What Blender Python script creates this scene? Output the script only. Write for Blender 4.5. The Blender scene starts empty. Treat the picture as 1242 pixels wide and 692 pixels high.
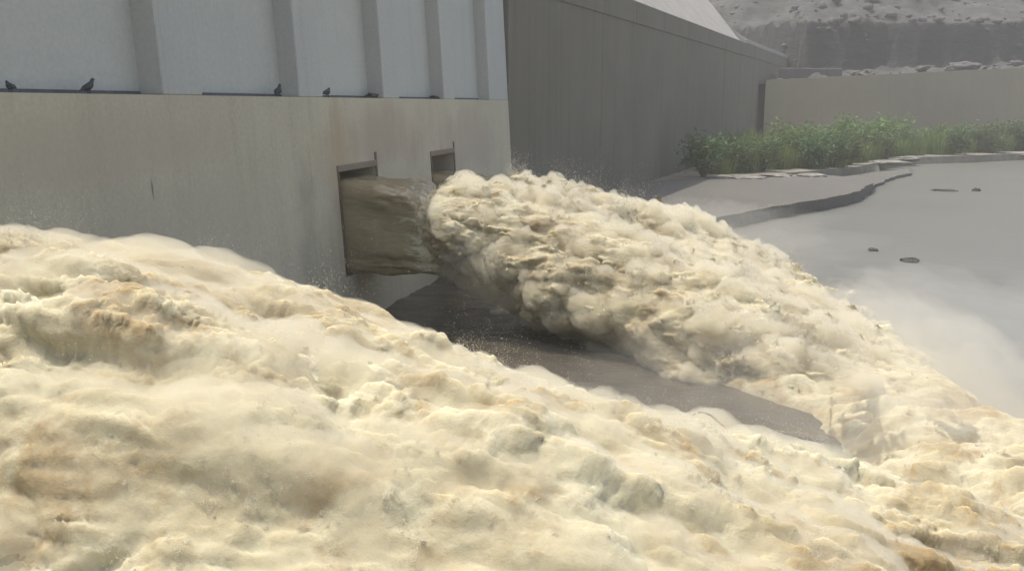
import bpy, bmesh, math, random
import numpy as np
from mathutils import Vector

# ------------------------------------------------------------------ camera, world, sun, exposure
# World axes: x = downstream (away from the dam face at x=0), y = along the dam, z up (tailwater at z=0), metres.
scene = bpy.context.scene
F_PX, W_PX, H_PX = 1100.0, 1242.0, 692.0
YAW, PITCH = math.radians(13.9), math.atan(220.0 / 1100.0)
CAM = Vector((14.0, 0.0, 8.4))
cam_d = bpy.data.cameras.new('camera')
cam_d.sensor_width = 36.0
cam_d.lens = 36.0 * F_PX / W_PX
cam_d.clip_start = 0.1
cam_d.clip_end = 5000
cam = bpy.data.objects.new('camera', cam_d)
scene.collection.objects.link(cam)
FWD = Vector((-math.sin(YAW) * math.cos(PITCH), math.cos(YAW) * math.cos(PITCH), -math.sin(PITCH)))
cam.location = CAM
cam.rotation_euler = FWD.to_track_quat('-Z', 'Y').to_euler()
scene.camera = cam

SUN_EL, SUN_AZ = math.radians(73), math.radians(-84)      # azimuth from +y towards +x: the sun stands behind the dam
sun_from = Vector((math.sin(SUN_AZ) * math.cos(SUN_EL), math.cos(SUN_AZ) * math.cos(SUN_EL), math.sin(SUN_EL)))
world = bpy.data.worlds.new('World')
scene.world = world
world.use_nodes = True
wn = world.node_tree
for n in list(wn.nodes): wn.nodes.remove(n)
sky = wn.nodes.new('ShaderNodeTexSky')
sky.sky_type = 'NISHITA'
sky.sun_disc = False
sky.sun_elevation = SUN_EL
sky.sun_rotation = SUN_AZ
sky.dust_density = 4.0
sky.air_density = 1.0
bg = wn.nodes.new('ShaderNodeBackground')
bg.inputs['Strength'].default_value = 0.15
wo = wn.nodes.new('ShaderNodeOutputWorld')
wn.links.new(sky.outputs[0], bg.inputs[0])
wn.links.new(bg.outputs[0], wo.inputs[0])
sun_d = bpy.data.lights.new('sun', 'SUN')
sun_d.energy = 2.7
sun_d.angle = math.radians(0.6)
sun_d.color = (1.0, 0.95, 0.86)
sun = bpy.data.objects.new('sun', sun_d)
sun.rotation_euler = (-sun_from).to_track_quat('-Z', 'Y').to_euler()
scene.collection.objects.link(sun)
vs = scene.view_settings
vs.view_transform = 'Standard'
vs.look = 'None'
vs.exposure = 0.57
vs.gamma = 1.0
vs.use_curve_mapping = False
scene.cycles.max_bounces = 12
scene.cycles.volume_bounces = 12
scene.cycles.diffuse_bounces = 4

# ------------------------------------------------------------------ helpers
rng = np.random.default_rng(7)
random.seed(11)
COL = scene.collection

def at(px, py, level):
    """ground point (at the given level) seen at a pixel of the 1242x692 photograph"""
    right = Vector((math.cos(YAW), math.sin(YAW), 0))
    up = right.cross(FWD)
    d = FWD * F_PX + right * (px - W_PX / 2) - up * (py - H_PX / 2)
    k = (level - CAM.z) / d.z
    return CAM + d * k

def at_y(px, py, y):
    right = Vector((math.cos(YAW), math.sin(YAW), 0))
    up = right.cross(FWD)
    d = FWD * F_PX + right * (px - W_PX / 2) - up * (py - H_PX / 2)
    return CAM + d * ((y - CAM.y) / d.y)

def link(name, me, mat=None, parent=None):
    o = bpy.data.objects.new(name, me)
    COL.objects.link(o)
    if mat is not None and me is not None and not me.materials: me.materials.append(mat)
    if parent is not None: o.parent = parent
    return o

def tag(o, label=None, cat=None, group=None, kind=None):
    if label: o['label'] = label
    if cat: o['category'] = cat
    if group: o['group'] = group
    if kind: o['kind'] = kind
    return o

def empty(name, loc=(0, 0, 0)):
    o = bpy.data.objects.new(name, None)
    o.location = loc
    o.empty_display_size = 0.3
    COL.objects.link(o)
    return o

def mesh_py(name, verts, faces, smooth=False):
    me = bpy.data.meshes.new(name)
    me.from_pydata([tuple(v) for v in verts], [], faces)
    me.update()
    if smooth: me.shade_smooth()
    return me

def mesh_np(name, V, Q, smooth=True, attrs=None):
    """V (n,3), Q (m,k) arrays"""
    me = bpy.data.meshes.new(name)
    k = Q.shape[1]
    me.vertices.add(len(V)); me.loops.add(Q.size); me.polygons.add(len(Q))
    me.vertices.foreach_set('co', V.astype(np.float32).ravel())
    me.loops.foreach_set('vertex_index', Q.astype(np.int32).ravel())
    me.polygons.foreach_set('loop_start', np.arange(0, Q.size, k, dtype=np.int32))
    me.update(calc_edges=True)
    if attrs:
        for nm, a in attrs.items():
            at_ = me.attributes.new(nm, 'FLOAT', 'POINT')
            at_.data.foreach_set('value', a.astype(np.float32))
    if smooth: me.shade_smooth()
    return me

def box_geo(x0, x1, y0, y1, z0, z1):
    v = [(x, y, z) for z in (z0, z1) for y in (y0, y1) for x in (x0, x1)]
    f = [(0, 2, 3, 1), (4, 5, 7, 6), (0, 1, 5, 4), (2, 6, 7, 3), (0, 4, 6, 2), (1, 3, 7, 5)]
    return v, f

def bevelled(name, v, f, w=0.02, seg=1):
    bm = bmesh.new()
    vs_ = [bm.verts.new(p) for p in v]
    for q in f: bm.faces.new([vs_[i] for i in q])
    bmesh.ops.recalc_face_normals(bm, faces=bm.faces)
    if w: bmesh.ops.bevel(bm, geom=list(bm.edges), offset=w, segments=seg, affect='EDGES', profile=0.5)
    me = bpy.data.meshes.new(name)
    bm.to_mesh(me); bm.free()
    return me

# vectorised gradient noise -------------------------------------------------
_p = np.random.default_rng(3).permutation(256)
_perm = np.concatenate([_p, _p, _p]).astype(np.int32)
_g = np.array([(1,1,0),(-1,1,0),(1,-1,0),(-1,-1,0),(1,0,1),(-1,0,1),(1,0,-1),(-1,0,-1),
               (0,1,1),(0,-1,1),(0,1,-1),(0,-1,-1),(1,1,0),(-1,1,0),(0,-1,1),(0,-1,-1)], dtype=np.float32)
def noise(P):
    P = np.asarray(P, dtype=np.float32)
    i = np.floor(P).astype(np.int32)
    f = P - i
    i &= 255
    u = f * f * f * (f * (f * 6 - 15) + 10)
    def g(dx, dy, dz):
        h = _perm[_perm[_perm[(i[:, 0] + dx) & 255] + ((i[:, 1] + dy) & 255)] + ((i[:, 2] + dz) & 255)] & 15
        q = _g[h]
        return q[:, 0] * (f[:, 0] - dx) + q[:, 1] * (f[:, 1] - dy) + q[:, 2] * (f[:, 2] - dz)
    def lerp(a, b, t): return a + t * (b - a)
    x0 = lerp(lerp(g(0,0,0), g(1,0,0), u[:,0]), lerp(g(0,1,0), g(1,1,0), u[:,0]), u[:,1])
    x1 = lerp(lerp(g(0,0,1), g(1,0,1), u[:,0]), lerp(g(0,1,1), g(1,1,1), u[:,0]), u[:,1])
    return lerp(x0, x1, u[:, 2])
def fbm(P, octs=4, gain=0.5, lac=2.03):
    P = np.asarray(P, dtype=np.float32)
    r, a = 0, 1.0
    for k in range(octs):
        r = r + a * noise(P + 17.3 * k); P = P * lac; a *= gain
    return r
def smooth(a, b, x):
    t = np.clip((x - a) / (b - a), 0, 1)
    return t * t * (3 - 2 * t)

# ------------------------------------------------------------------ materials
def new_mat(name):
    m = bpy.data.materials.new(name)
    m.use_nodes = True
    nt = m.node_tree
    return m, nt, nt.nodes['Principled BSDF']
def N(nt, t, **kw):
    n = nt.nodes.new(t)
    for k, v in kw.items():
        if k in n.inputs: n.inputs[k].default_value = v
        else: setattr(n, k, v)
    return n
def ramp(nt, src, stops):
    r = nt.nodes.new('ShaderNodeValToRGB')
    el = r.color_ramp.elements
    while len(el) < len(stops): el.new(0.5)
    for e, (p, c) in zip(el, stops):
        e.position = p; e.color = (*c, 1) if len(c) == 3 else c
    nt.links.new(src, r.inputs[0])
    return r.outputs[0]
def mix(nt, fac, a, b, typ='MIX'):
    m = nt.nodes.new('ShaderNodeMix')
    m.data_type = 'RGBA'; m.blend_type = typ
    for s, i in ((fac, 0), (a, 6), (b, 7)):
        if isinstance(s, (int, float)): m.inputs[i].default_value = s
        elif isinstance(s, tuple): m.inputs[i].default_value = (*s, 1)
        else: nt.links.new(s, m.inputs[i])
    return m.outputs[2]
def math_n(nt, op, a, b=0.0, c=None, clamp=False):
    m = nt.nodes.new('ShaderNodeMath'); m.operation = op; m.use_clamp = clamp
    for i, s in enumerate((a, b, c)):
        if s is None: continue
        if isinstance(s, (int, float)): m.inputs[i].default_value = s
        else: nt.links.new(s, m.inputs[i])
    return m.outputs[0]
def coords(nt, scale=(1, 1, 1), loc=(0, 0, 0), kind='Object'):
    tc = nt.nodes.new('ShaderNodeTexCoord')
    mp = nt.nodes.new('ShaderNodeMapping')
    mp.inputs['Scale'].default_value = scale; mp.inputs['Location'].default_value = loc
    nt.links.new(tc.outputs[kind], mp.inputs[0])
    return mp.outputs[0]
def noise_n(nt, vec, scale, detail=5, rough=0.55, dist=0.0):
    n = N(nt, 'ShaderNodeTexNoise', Scale=scale, Detail=detail, Roughness=rough, Distortion=dist)
    nt.links.new(vec, n.inputs['Vector'])
    return n.outputs[0]
def bump(nt, h, strength, dist, prev=None):
    b = N(nt, 'ShaderNodeBump', Strength=strength, Distance=dist)
    nt.links.new(h, b.inputs['Height'])
    if prev is not None: nt.links.new(prev, b.inputs['Normal'])
    return b.outputs[0]

def concrete(name, c_lo, c_hi, streak=0.5, stain=None, rough=0.9, spots=()):
    m, nt, p = new_mat(name)
    v = coords(nt)
    big = noise_n(nt, v, 0.18, 6, 0.6)
    vs_ = coords(nt, (1.4, 1.4, 0.05))
    st = noise_n(nt, vs_, 1.0, 6, 0.65)
    fine = noise_n(nt, v, 9.0, 5, 0.6)
    c = mix(nt, ramp(nt, big, [(0.3, (0, 0, 0)), (0.7, (1, 1, 1))]), c_lo, c_hi)
    dark = tuple(x * 0.62 for x in c_lo)
    c = mix(nt, math_n(nt, 'MULTIPLY', ramp(nt, st, [(0.5, (0, 0, 0)), (0.75, (1, 1, 1))]), streak), c, dark)
    pale = tuple(min(1, x * 1.3) for x in c_hi)
    c = mix(nt, math_n(nt, 'MULTIPLY', ramp(nt, st, [(0.22, (1, 1, 1)), (0.42, (0, 0, 0))]), streak * 0.5), c, pale)
    c = mix(nt, 0.35, c, ramp(nt, fine, [(0.3, tuple(x * 0.75 for x in c_lo)), (0.7, c_hi)]))
    sx = nt.nodes.new('ShaderNodeSeparateXYZ')
    tc = nt.nodes.new('ShaderNodeTexCoord')
    nt.links.new(tc.outputs['Object'], sx.inputs[0])
    for (cy, cz, ry, rz, col, amt) in spots:                 # stains on the face, each with its place and ragged outline
        dy = math_n(nt, 'DIVIDE', math_n(nt, 'SUBTRACT', sx.outputs[1], cy - 20), ry)
        dz = math_n(nt, 'DIVIDE', math_n(nt, 'SUBTRACT', sx.outputs[2], cz), rz)
        r2 = math_n(nt, 'ADD', math_n(nt, 'MULTIPLY', dy, dy), math_n(nt, 'MULTIPLY', dz, dz))
        r2 = math_n(nt, 'ADD', r2, math_n(nt, 'MULTIPLY', math_n(nt, 'SUBTRACT', big, 0.5), 3.5))
        r2 = math_n(nt, 'ADD', r2, math_n(nt, 'MULTIPLY', math_n(nt, 'SUBTRACT', st, 0.5), 2.2))
        f = ramp(nt, r2, [(0.15, (1, 1, 1)), (1.0, (0, 0, 0))])
        c = mix(nt, math_n(nt, 'MULTIPLY', f, amt), c, col)
    nt.links.new(c, p.inputs['Base Color'])
    p.inputs['Roughness'].default_value = rough
    n1 = bump(nt, fine, 0.35, 0.02)
    nt.links.new(bump(nt, st, 0.25, 0.04, n1), p.inputs['Normal'])
    return m

RUST = (0.42, 0.335, 0.25); DARKST = (0.2, 0.185, 0.14)
M = {}
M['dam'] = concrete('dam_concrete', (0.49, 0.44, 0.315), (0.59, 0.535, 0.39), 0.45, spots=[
    (37, 7.3, 9.5, 1.6, RUST, 0.75), (30.0, 6.0, 2.6, 2.6, (0.44, 0.34, 0.21), 0.7), (47, 6.3, 5, 2.2, (0.44, 0.36, 0.28), 0.6),
    (18.2, 7.4, 5.0, 0.8, (0.46, 0.39, 0.29), 0.45), (27.6, 3.6, 1.5, 3.4, DARKST, 0.55), (20.5, 4.8, 4.5, 1.8, (0.43, 0.38, 0.3), 0.35),
    (19.48, 6.35, 0.05, 0.35, (0.12, 0.11, 0.09), 0.9)])
M['panel'] = concrete('panel_concrete', (0.47, 0.47, 0.415), (0.53, 0.53, 0.47), 0.22)
M['pier'] = concrete('pier_concrete', (0.455, 0.455, 0.405), (0.515, 0.51, 0.455), 0.3)
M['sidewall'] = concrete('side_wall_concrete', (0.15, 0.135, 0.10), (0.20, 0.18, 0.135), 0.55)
M['backwall'] = concrete('tan_wall_concrete', (0.275, 0.24, 0.165), (0.335, 0.285, 0.2), 0.15)
M['coping'] = concrete('coping_concrete', (0.34, 0.32, 0.29), (0.42, 0.40, 0.36), 0.3)
M['slab'] = concrete('slab_concrete', (0.10, 0.094, 0.08), (0.13, 0.122, 0.105), 0.0)
M['cliff'] = concrete('cliff_rock', (0.085, 0.08, 0.078), (0.14, 0.13, 0.122), 0.5)
M['lintel'] = concrete('lintel_concrete', (0.22, 0.17, 0.12), (0.3, 0.23, 0.17), 0.3)

def simple(name, col, rough=0.8, var=0.25, scale=3.0, metal=0.0, bumpd=0.01):
    m, nt, p = new_mat(name)
    v = coords(nt)
    n = noise_n(nt, v, scale, 5, 0.6)
    lo = tuple(x * (1 - var) for x in col); hi = tuple(x * (1 + var) for x in col)
    nt.links.new(ramp(nt, n, [(0.3, lo), (0.7, hi)]), p.inputs['Base Color'])
    p.inputs['Roughness'].default_value = rough
    p.inputs['Metallic'].default_value = metal
    nt.links.new(bump(nt, n, 0.4, bumpd), p.inputs['Normal'])
    return m
M['gap_shade'] = simple('dark_gap_shade', (0.11, 0.11, 0.11), 0.7)  # dark colour standing in for the shade in the gap below the bay panels
M['steel'] = simple('rusty_steel', (0.16, 0.11, 0.08), 0.6, 0.4, 5, 0.3)
M['bird'] = simple('dark_plumage', (0.035, 0.035, 0.04), 0.6, 0.4, 30)
M['debris'] = simple('dark_debris', (0.06, 0.055, 0.045), 0.9, 0.4, 8)
M['stone'] = simple('grey_stone', (0.08, 0.075, 0.067), 0.9, 0.35, 1.5, 0, 0.05)
M['pale_stone'] = simple('pale_stone', (0.2, 0.19, 0.16), 0.9, 0.3, 1.5, 0, 0.03)
M['gravel'] = simple('pale_fill', (0.30, 0.28, 0.25), 0.95, 0.15, 0.6, 0, 0.05)
M['hill'] = simple('hill_rubble', (0.09, 0.088, 0.08), 0.95, 0.4, 0.25, 0, 0.3)
M['bank'] = simple('bank_soil', (0.2, 0.18, 0.14), 0.95, 0.3, 0.5, 0, 0.05)
M['ground'] = simple('ground_soil', (0.2, 0.18, 0.15), 0.95, 0.3, 0.05, 0, 0.05)

def foliage(name, c1, c2):
    m, nt, p = new_mat(name)
    oi = nt.nodes.new('ShaderNodeObjectInfo')
    v = coords(nt)
    n = noise_n(nt, v, 1.3, 3)
    c = mix(nt, ramp(nt, n, [(0.3, (0, 0, 0)), (0.7, (1, 1, 1))]), c1, c2)
    c = mix(nt, math_n(nt, 'MULTIPLY', oi.outputs['Random'], 0.45), c, (0.14, 0.125, 0.05))
    nt.links.new(c, p.inputs['Base Color'])
    p.inputs['Roughness'].default_value = 0.6
    tr = nt.nodes.new('ShaderNodeBsdfTranslucent')
    nt.links.new(c, tr.inputs[0])
    ms = nt.nodes.new('ShaderNodeMixShader'); ms.inputs[0].default_value = 0.45
    out = nt.nodes['Material Output']
    nt.links.new(p.outputs[0], ms.inputs[1]); nt.links.new(tr.outputs[0], ms.inputs[2]); nt.links.new(ms.outputs[0], out.inputs[0])
    return m
M['reed'] = foliage('reed_green', (0.13, 0.22, 0.06), (0.22, 0.29, 0.09))
M['bush'] = foliage('bush_green', (0.075, 0.14, 0.055), (0.12, 0.19, 0.075))
M['bush_light'] = foliage('light_bush_green', (0.12, 0.21, 0.075), (0.19, 0.28, 0.10))
M['stem'] = simple('stem_brown', (0.09, 0.07, 0.045), 0.9)

# foam: thick aerated muddy water; its colour follows how much silt and air a patch carries
def foam_mat(name):
    m, nt, p = new_mat(name)
    v = coords(nt, (0.8, 1, 1))
    n1 = noise_n(nt, v, 0.42, 5, 0.6, 0.6)
    n2 = noise_n(nt, coords(nt, (1, 1, 1), (31, 7, 3)), 1.3, 6, 0.65, 0.4)
    c = ramp(nt, n1, [(0.33, (0.30, 0.23, 0.12)), (0.46, (0.46, 0.405, 0.26)), (0.62, (0.545, 0.51, 0.36))])
    c = mix(nt, ramp(nt, n2, [(0.49, (0, 0, 0)), (0.66, (0.9, 0.9, 0.9))]), c, (0.33, 0.245, 0.125))
    c = mix(nt, ramp(nt, n2, [(0.26, (0.6, 0.6, 0.6)), (0.44, (0, 0, 0))]), c, (0.55, 0.525, 0.375))
    nt.links.new(c, p.inputs['Base Color'])
    p.inputs['Roughness'].default_value = 0.75
    p.inputs['Specular IOR Level'].default_value = 0.25
    p.inputs['Subsurface Weight'].default_value = 0.7
    p.inputs['Subsurface Radius'].default_value = (0.16, 0.13, 0.08)
    p.inputs['Subsurface Scale'].default_value = 0.9
    f = noise_n(nt, v, 14, 7, 0.7)
    g = noise_n(nt, v, 4.0, 6, 0.65)
    b1 = bump(nt, g, 0.5, 0.10)
    nt.links.new(bump(nt, f, 0.5, 0.04, b1), p.inputs['Normal'])
    return m
M['foam'] = foam_mat('muddy_foam')
M['spray'] = simple('spray_drops', (0.60, 0.56, 0.44), 0.5, 0.1, 2)

def stream_mat():
    m, nt, p = new_mat('brown_stream')
    n = noise_n(nt, coords(nt, (0.3, 0.9, 0.9)), 0.9, 6, 0.6, 0.4)
    c = ramp(nt, n, [(0.3, (0.21, 0.17, 0.09)), (0.55, (0.29, 0.235, 0.13)), (0.75, (0.37, 0.31, 0.185))])
    # air drawn in towards the end whitens the water in ragged streaks
    tc = nt.nodes.new('ShaderNodeTexCoord'); sx = nt.nodes.new('ShaderNodeSeparateXYZ'); nt.links.new(tc.outputs['Object'], sx.inputs[0])
    st = noise_n(nt, coords(nt, (0.7, 2.4, 2.4)), 1.5, 7, 0.7, 0.5)
    fac = math_n(nt, 'ADD', math_n(nt, 'MULTIPLY', math_n(nt, 'SUBTRACT', sx.outputs[0], 2.1), 0.36), math_n(nt, 'MULTIPLY', math_n(nt, 'SUBTRACT', st, 0.5), 2.6))
    fac = ramp(nt, fac, [(0.25, (0, 0, 0)), (0.6, (1, 1, 1))])
    nt.links.new(mix(nt, fac, c, (0.5, 0.46, 0.31)), p.inputs['Base Color'])
    nt.links.new(math_n(nt, 'ADD', math_n(nt, 'MULTIPLY', fac, 0.5), 0.14), p.inputs['Roughness'])
    f = noise_n(nt, coords(nt, (0.8, 2.6, 2.6)), 1.4, 6, 0.62, 0.5)
    nt.links.new(bump(nt, f, 0.55, 0.10), p.inputs['Normal'])
    return m
M['stream'] = stream_mat()

def pool_mat():
    m, nt, p = new_mat('tailwater')
    v = coords(nt)
    n = noise_n(nt, v, 0.06, 4, 0.5)
    c = ramp(nt, n, [(0.3, (0.145, 0.143, 0.122)), (0.7, (0.175, 0.173, 0.15))])
    nt.links.new(c, p.inputs['Base Color'])
    p.inputs['Roughness'].default_value = 0.28
    p.inputs['Specular IOR Level'].default_value = 0.35
    f = noise_n(nt, coords(nt, (1.0, 0.6, 1)), 1.1, 6, 0.6, 0.3)
    nt.links.new(bump(nt, f, 0.35, 0.07), p.inputs['Normal'])
    return m
M['pool'] = pool_mat()
def dark_water():
    m, nt, p = new_mat('slick_dark_water')
    n = noise_n(nt, coords(nt, (0.4, 1, 1)), 1.0, 5, 0.6)
    c = ramp(nt, n, [(0.3, (0.045, 0.037, 0.027)), (0.7, (0.075, 0.063, 0.045))])
    fl = noise_n(nt, coords(nt, (0.22, 1.1, 1)), 1.6, 9, 0.72, 0.6)
    fac = ramp(nt, fl, [(0.6, (0, 0, 0)), (0.78, (0.6, 0.6, 0.6))])
    nt.links.new(mix(nt, fac, c, (0.40, 0.36, 0.25)), p.inputs['Base Color'])
    p.inputs['Roughness'].default_value = 0.25
    w = noise_n(nt, coords(nt, (0.5, 1.2, 1)), 2.2, 6, 0.6)
    nt.links.new(bump(nt, w, 0.6, 0.10), p.inputs['Normal'])
    return m
M['slick'] = dark_water()

# ------------------------------------------------------------------ ground and water
me = mesh_py('ground', [(-900, -300, -1.6), (900, -300, -1.6), (900, 1500, -1.6), (-900, 1500, -1.6)], [(0, 1, 2, 3)])
tag(link('ground', me, M['ground']), kind='structure')
me = mesh_py('water', [(0.2, -40, 0), (220, -40, 0), (220, 172, 0), (0.2, 172, 0)], [(0, 1, 2, 3)])
tag(link('water', me, M['pool']), kind='structure')

# ------------------------------------------------------------------ the dam
Y0, Y1 = -14.0, 55.6
LEDGE, TOP = 8.62, 17.3
BAT = 0.052
def bat(v): return [(x + BAT * (CAM.z - z), y, z) for (x, y, z) in v]
OUT = [(1.2, 1.7), (11.4, 1.7), (31.9, 1.72), (42.1, 1.72)]
OZ0, OZ1 = 2.2, 6.0
dam = empty('dam', (0, 20, 0))
dam_off = Vector((0, 20, 0))
def dpart(name, v, f, mat, parent=None, bev=0.0):
    v = [(x, y - 20, z) for (x, y, z) in bat(v)]
    me_ = bevelled(name, v, f, bev)
    return link(name, me_, mat, parent or dam)
tag(dam, 'grey concrete dam with recessed bays above a stained wall with sluice openings', 'dam')
# lower wall with real openings
ys = [Y0]
for c, w in OUT: ys += [c - w, c + w]
ys.append(Y1)
zs = [-2.0, OZ0, OZ1, LEDGE]
bm = bmesh.new()
def q(pts):
    vs_ = [bm.verts.new((x + BAT * (CAM.z - z), y - 20, z)) for (x, y, z) in pts]
    bm.faces.new(vs_)
for i in range(len(ys) - 1):
    for k in range(3):
        if i % 2 == 1 and k == 1:
            a, b = ys[i], ys[i + 1]
            L = -6.0
            q([(0, a, OZ0), (0, a, OZ1), (L, a, OZ1), (L, a, OZ0)])
            q([(0, b, OZ1), (0, b, OZ0), (L, b, OZ0), (L, b, OZ1)])
            q([(0, a, OZ1), (0, b, OZ1), (L, b, OZ1), (L, a, OZ1)])
            q([(0, b, OZ0), (0, a, OZ0), (L, a, OZ0), (L, b, OZ0)])
            q([(L, a, OZ0), (L, a, OZ1), (L, b, OZ1), (L, b, OZ0)])
        else:
            q([(0, ys[i], zs[k]), (0, ys[i + 1], zs[k]), (0, ys[i + 1], zs[k + 1]), (0, ys[i], zs[k + 1])])
q([(0, Y0, LEDGE), (0, Y1, LEDGE), (-8, Y1, LEDGE), (-8, Y0, LEDGE)])
q([(0, Y1, -2), (-8, Y1, -2), (-8, Y1, LEDGE), (0, Y1, LEDGE)])
q([(0, Y0, LEDGE), (-8, Y0, LEDGE), (-8, Y0, -2), (0, Y0, -2)])
q([(-8, Y0, LEDGE), (-8, Y1, LEDGE), (-8, Y1, -2), (-8, Y0, -2)])
bmesh.ops.remove_doubles(bm, verts=bm.verts, dist=0.001)
bmesh.ops.recalc_face_normals(bm, faces=bm.faces)
me = bpy.data.meshes.new('wall'); bm.to_mesh(me); bm.free()
wall = link('wall', me, M['dam'], dam)
# piers and bays, spacing 7.4 m
ends = [13.0, 20.4, 27.75, 35.1, 42.9, 51.3]            # near face of each pier = right end of each bay
starts = [e + 1.72 for e in ends]
REC = 0.68
pier_sp = []
for e in [5.6] + ends:
    w = 1.72 if e < 50 else Y1 - e
    pier_sp.append((e, e + w))
    dpart('pier', *box_geo(-1.2, 0.0, e, e + w, LEDGE, TOP), M['pier'], bev=0.03)
for (a, b) in zip(pier_sp[:-1], pier_sp[1:]):
    pn = dpart('bay_panel', *box_geo(-1.15, -REC, a[1], b[0], LEDGE + 0.09, TOP), M['panel'])
    sl = dpart('gap_shade', *box_geo(-1.0, -REC + 0.03, a[1] + 0.02, b[0] - 0.02, LEDGE + 0.01, LEDGE + 0.085), M['gap_shade'], pn)  # dark strip added as the shadow line between panel foot and ledge
dpart('crest', *box_geo(-8, -1.22, Y0, Y1, LEDGE + 0.01, TOP), M['pier'])
dpart('parapet', *box_geo(-1.6, 0.02, Y0, Y1 + 0.02, TOP + 0.003, TOP + 0.5), M['pier'], bev=0.04)
for c, w in OUT[2:]:
    lt = dpart('lintel', *box_geo(-0.3, 0.06, c - w - 0.12, c + w + 0.12, OZ1 + 0.005, OZ1 + 0.24), M['lintel'], bev=0.02)
    dpart('guide_frame', *box_geo(-0.25, 0.04, c + w + 0.002, c + w + 0.16, OZ0, OZ1 + 0.55), M['steel'], bev=0.01)
    dpart('guide_frame', *box_geo(-0.25, 0.04, c - w - 0.10, c - w - 0.002, OZ0, OZ1), M['steel'], bev=0.01)

# ------------------------------------------------------------------ side wall, coping, back wall
ang = math.radians(9.2)
du = Vector((math.sin(ang), math.cos(ang), 0)); dn = Vector((math.cos(ang), -math.sin(ang), 0))
SW0 = Vector((0.0, Y1 + 0.05, 0))
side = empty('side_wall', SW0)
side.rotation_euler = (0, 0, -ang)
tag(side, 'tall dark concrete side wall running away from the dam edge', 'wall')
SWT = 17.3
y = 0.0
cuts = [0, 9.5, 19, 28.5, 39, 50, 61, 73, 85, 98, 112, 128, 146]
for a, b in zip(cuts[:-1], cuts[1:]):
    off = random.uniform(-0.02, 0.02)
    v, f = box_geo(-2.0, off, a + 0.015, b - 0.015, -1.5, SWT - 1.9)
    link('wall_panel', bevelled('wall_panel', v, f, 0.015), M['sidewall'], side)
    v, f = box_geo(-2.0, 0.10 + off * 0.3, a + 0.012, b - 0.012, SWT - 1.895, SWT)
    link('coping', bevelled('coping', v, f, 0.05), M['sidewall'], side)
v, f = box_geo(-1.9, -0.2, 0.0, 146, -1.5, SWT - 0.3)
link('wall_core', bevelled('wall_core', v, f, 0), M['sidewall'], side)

def swp(y, off=0):                       # point on the side wall line at distance y along it
    return SW0 + du * y + dn * off
# pale fill slope above the wall
c1 = swp(88, -0.4); c0 = swp(-6, -0.4)
P1 = at_y(858, 0, c1.y + 9); dirv = P1 - Vector((c1.x, c1.y, SWT)); P2 = Vector((c1.x, c1.y, SWT)) + dirv * 1.9
V = [Vector((c0.x, c0.y, SWT + 0.02)), Vector((c1.x, c1.y, SWT + 0.02)), P2, Vector((c0.x + dirv.x * 1.9, c0.y + dirv.y * 1.9, P2.z))]
nx, ny = 60, 24
vv = []
for j in range(ny + 1):
    for i in range(nx + 1):
        p = (V[0] * (1 - i / nx) + V[1] * (i / nx)) * (1 - j / ny) + (V[3] * (1 - i / nx) + V[2] * (i / nx)) * (j / ny)
        vv.append(p)
A = np.array([tuple(p) for p in vv])
A[:, 2] += fbm(A * 0.35, 3) * 0.25 * np.repeat(np.arange(ny + 1) / ny, nx + 1) ** 0.5
Qs = np.array([(j * (nx + 1) + i, j * (nx + 1) + i + 1, (j + 1) * (nx + 1) + i + 1, (j + 1) * (nx + 1) + i) for j in range(ny) for i in range(nx)])
tag(link('embankment', mesh_np('embankment', A, Qs), M['gravel']), kind='structure')
# the dark end slope of the fill, falling away behind the wall's far half
E = [Vector((c1.x, c1.y, SWT + 0.02)), P2, P2 + Vector((-10, 60, -3)), swp(150, -0.4) + Vector((0, 0, SWT + 0.3)), swp(150, -0.4) + Vector((-30, 40, SWT + 10))]
nx, ny = 40, 30
vv = []
for j in range(ny + 1):
    for i in range(nx + 1):
        p = (E[0] * (1 - i / nx) + E[3] * (i / nx)) * (1 - j / ny) + (E[1] * (1 - i / nx) + E[2] * (i / nx)) * (j / ny)
        vv.append(p)
A = np.array([tuple(p) for p in vv])
A[:, 2] += fbm(A * 0.15, 4) * 1.2 * np.repeat(np.sin(np.arange(ny + 1) / ny * math.pi * 0.5), nx + 1) * np.tile(np.minimum(1, np.arange(nx + 1) / 4), ny + 1)
Qs = np.array([(j * (nx + 1) + i, j * (nx + 1) + i + 1, (j + 1) * (nx + 1) + i + 1, (j + 1) * (nx + 1) + i) for j in range(ny) for i in range(nx)])
tag(link('hill_spur', mesh_np('hill_spur', A, Qs), M['hill']), kind='structure')
# thin pale kerb on top of the far half
kb = empty('kerb', swp(90) + Vector((0, 0, SWT)))
kb.rotation_euler = (0, 0, -ang)
tag(kb, 'thin pale kerb along the far top of the side wall', 'kerb')
for a in range(0, 54, 6):
    v, f = box_geo(-0.35, 0.12, a + 0.02, a + 5.98, 0.004, 0.55)
    link('kerb_stone', bevelled('kerb_stone', v, f, 0.03), M['coping'], kb)

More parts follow.
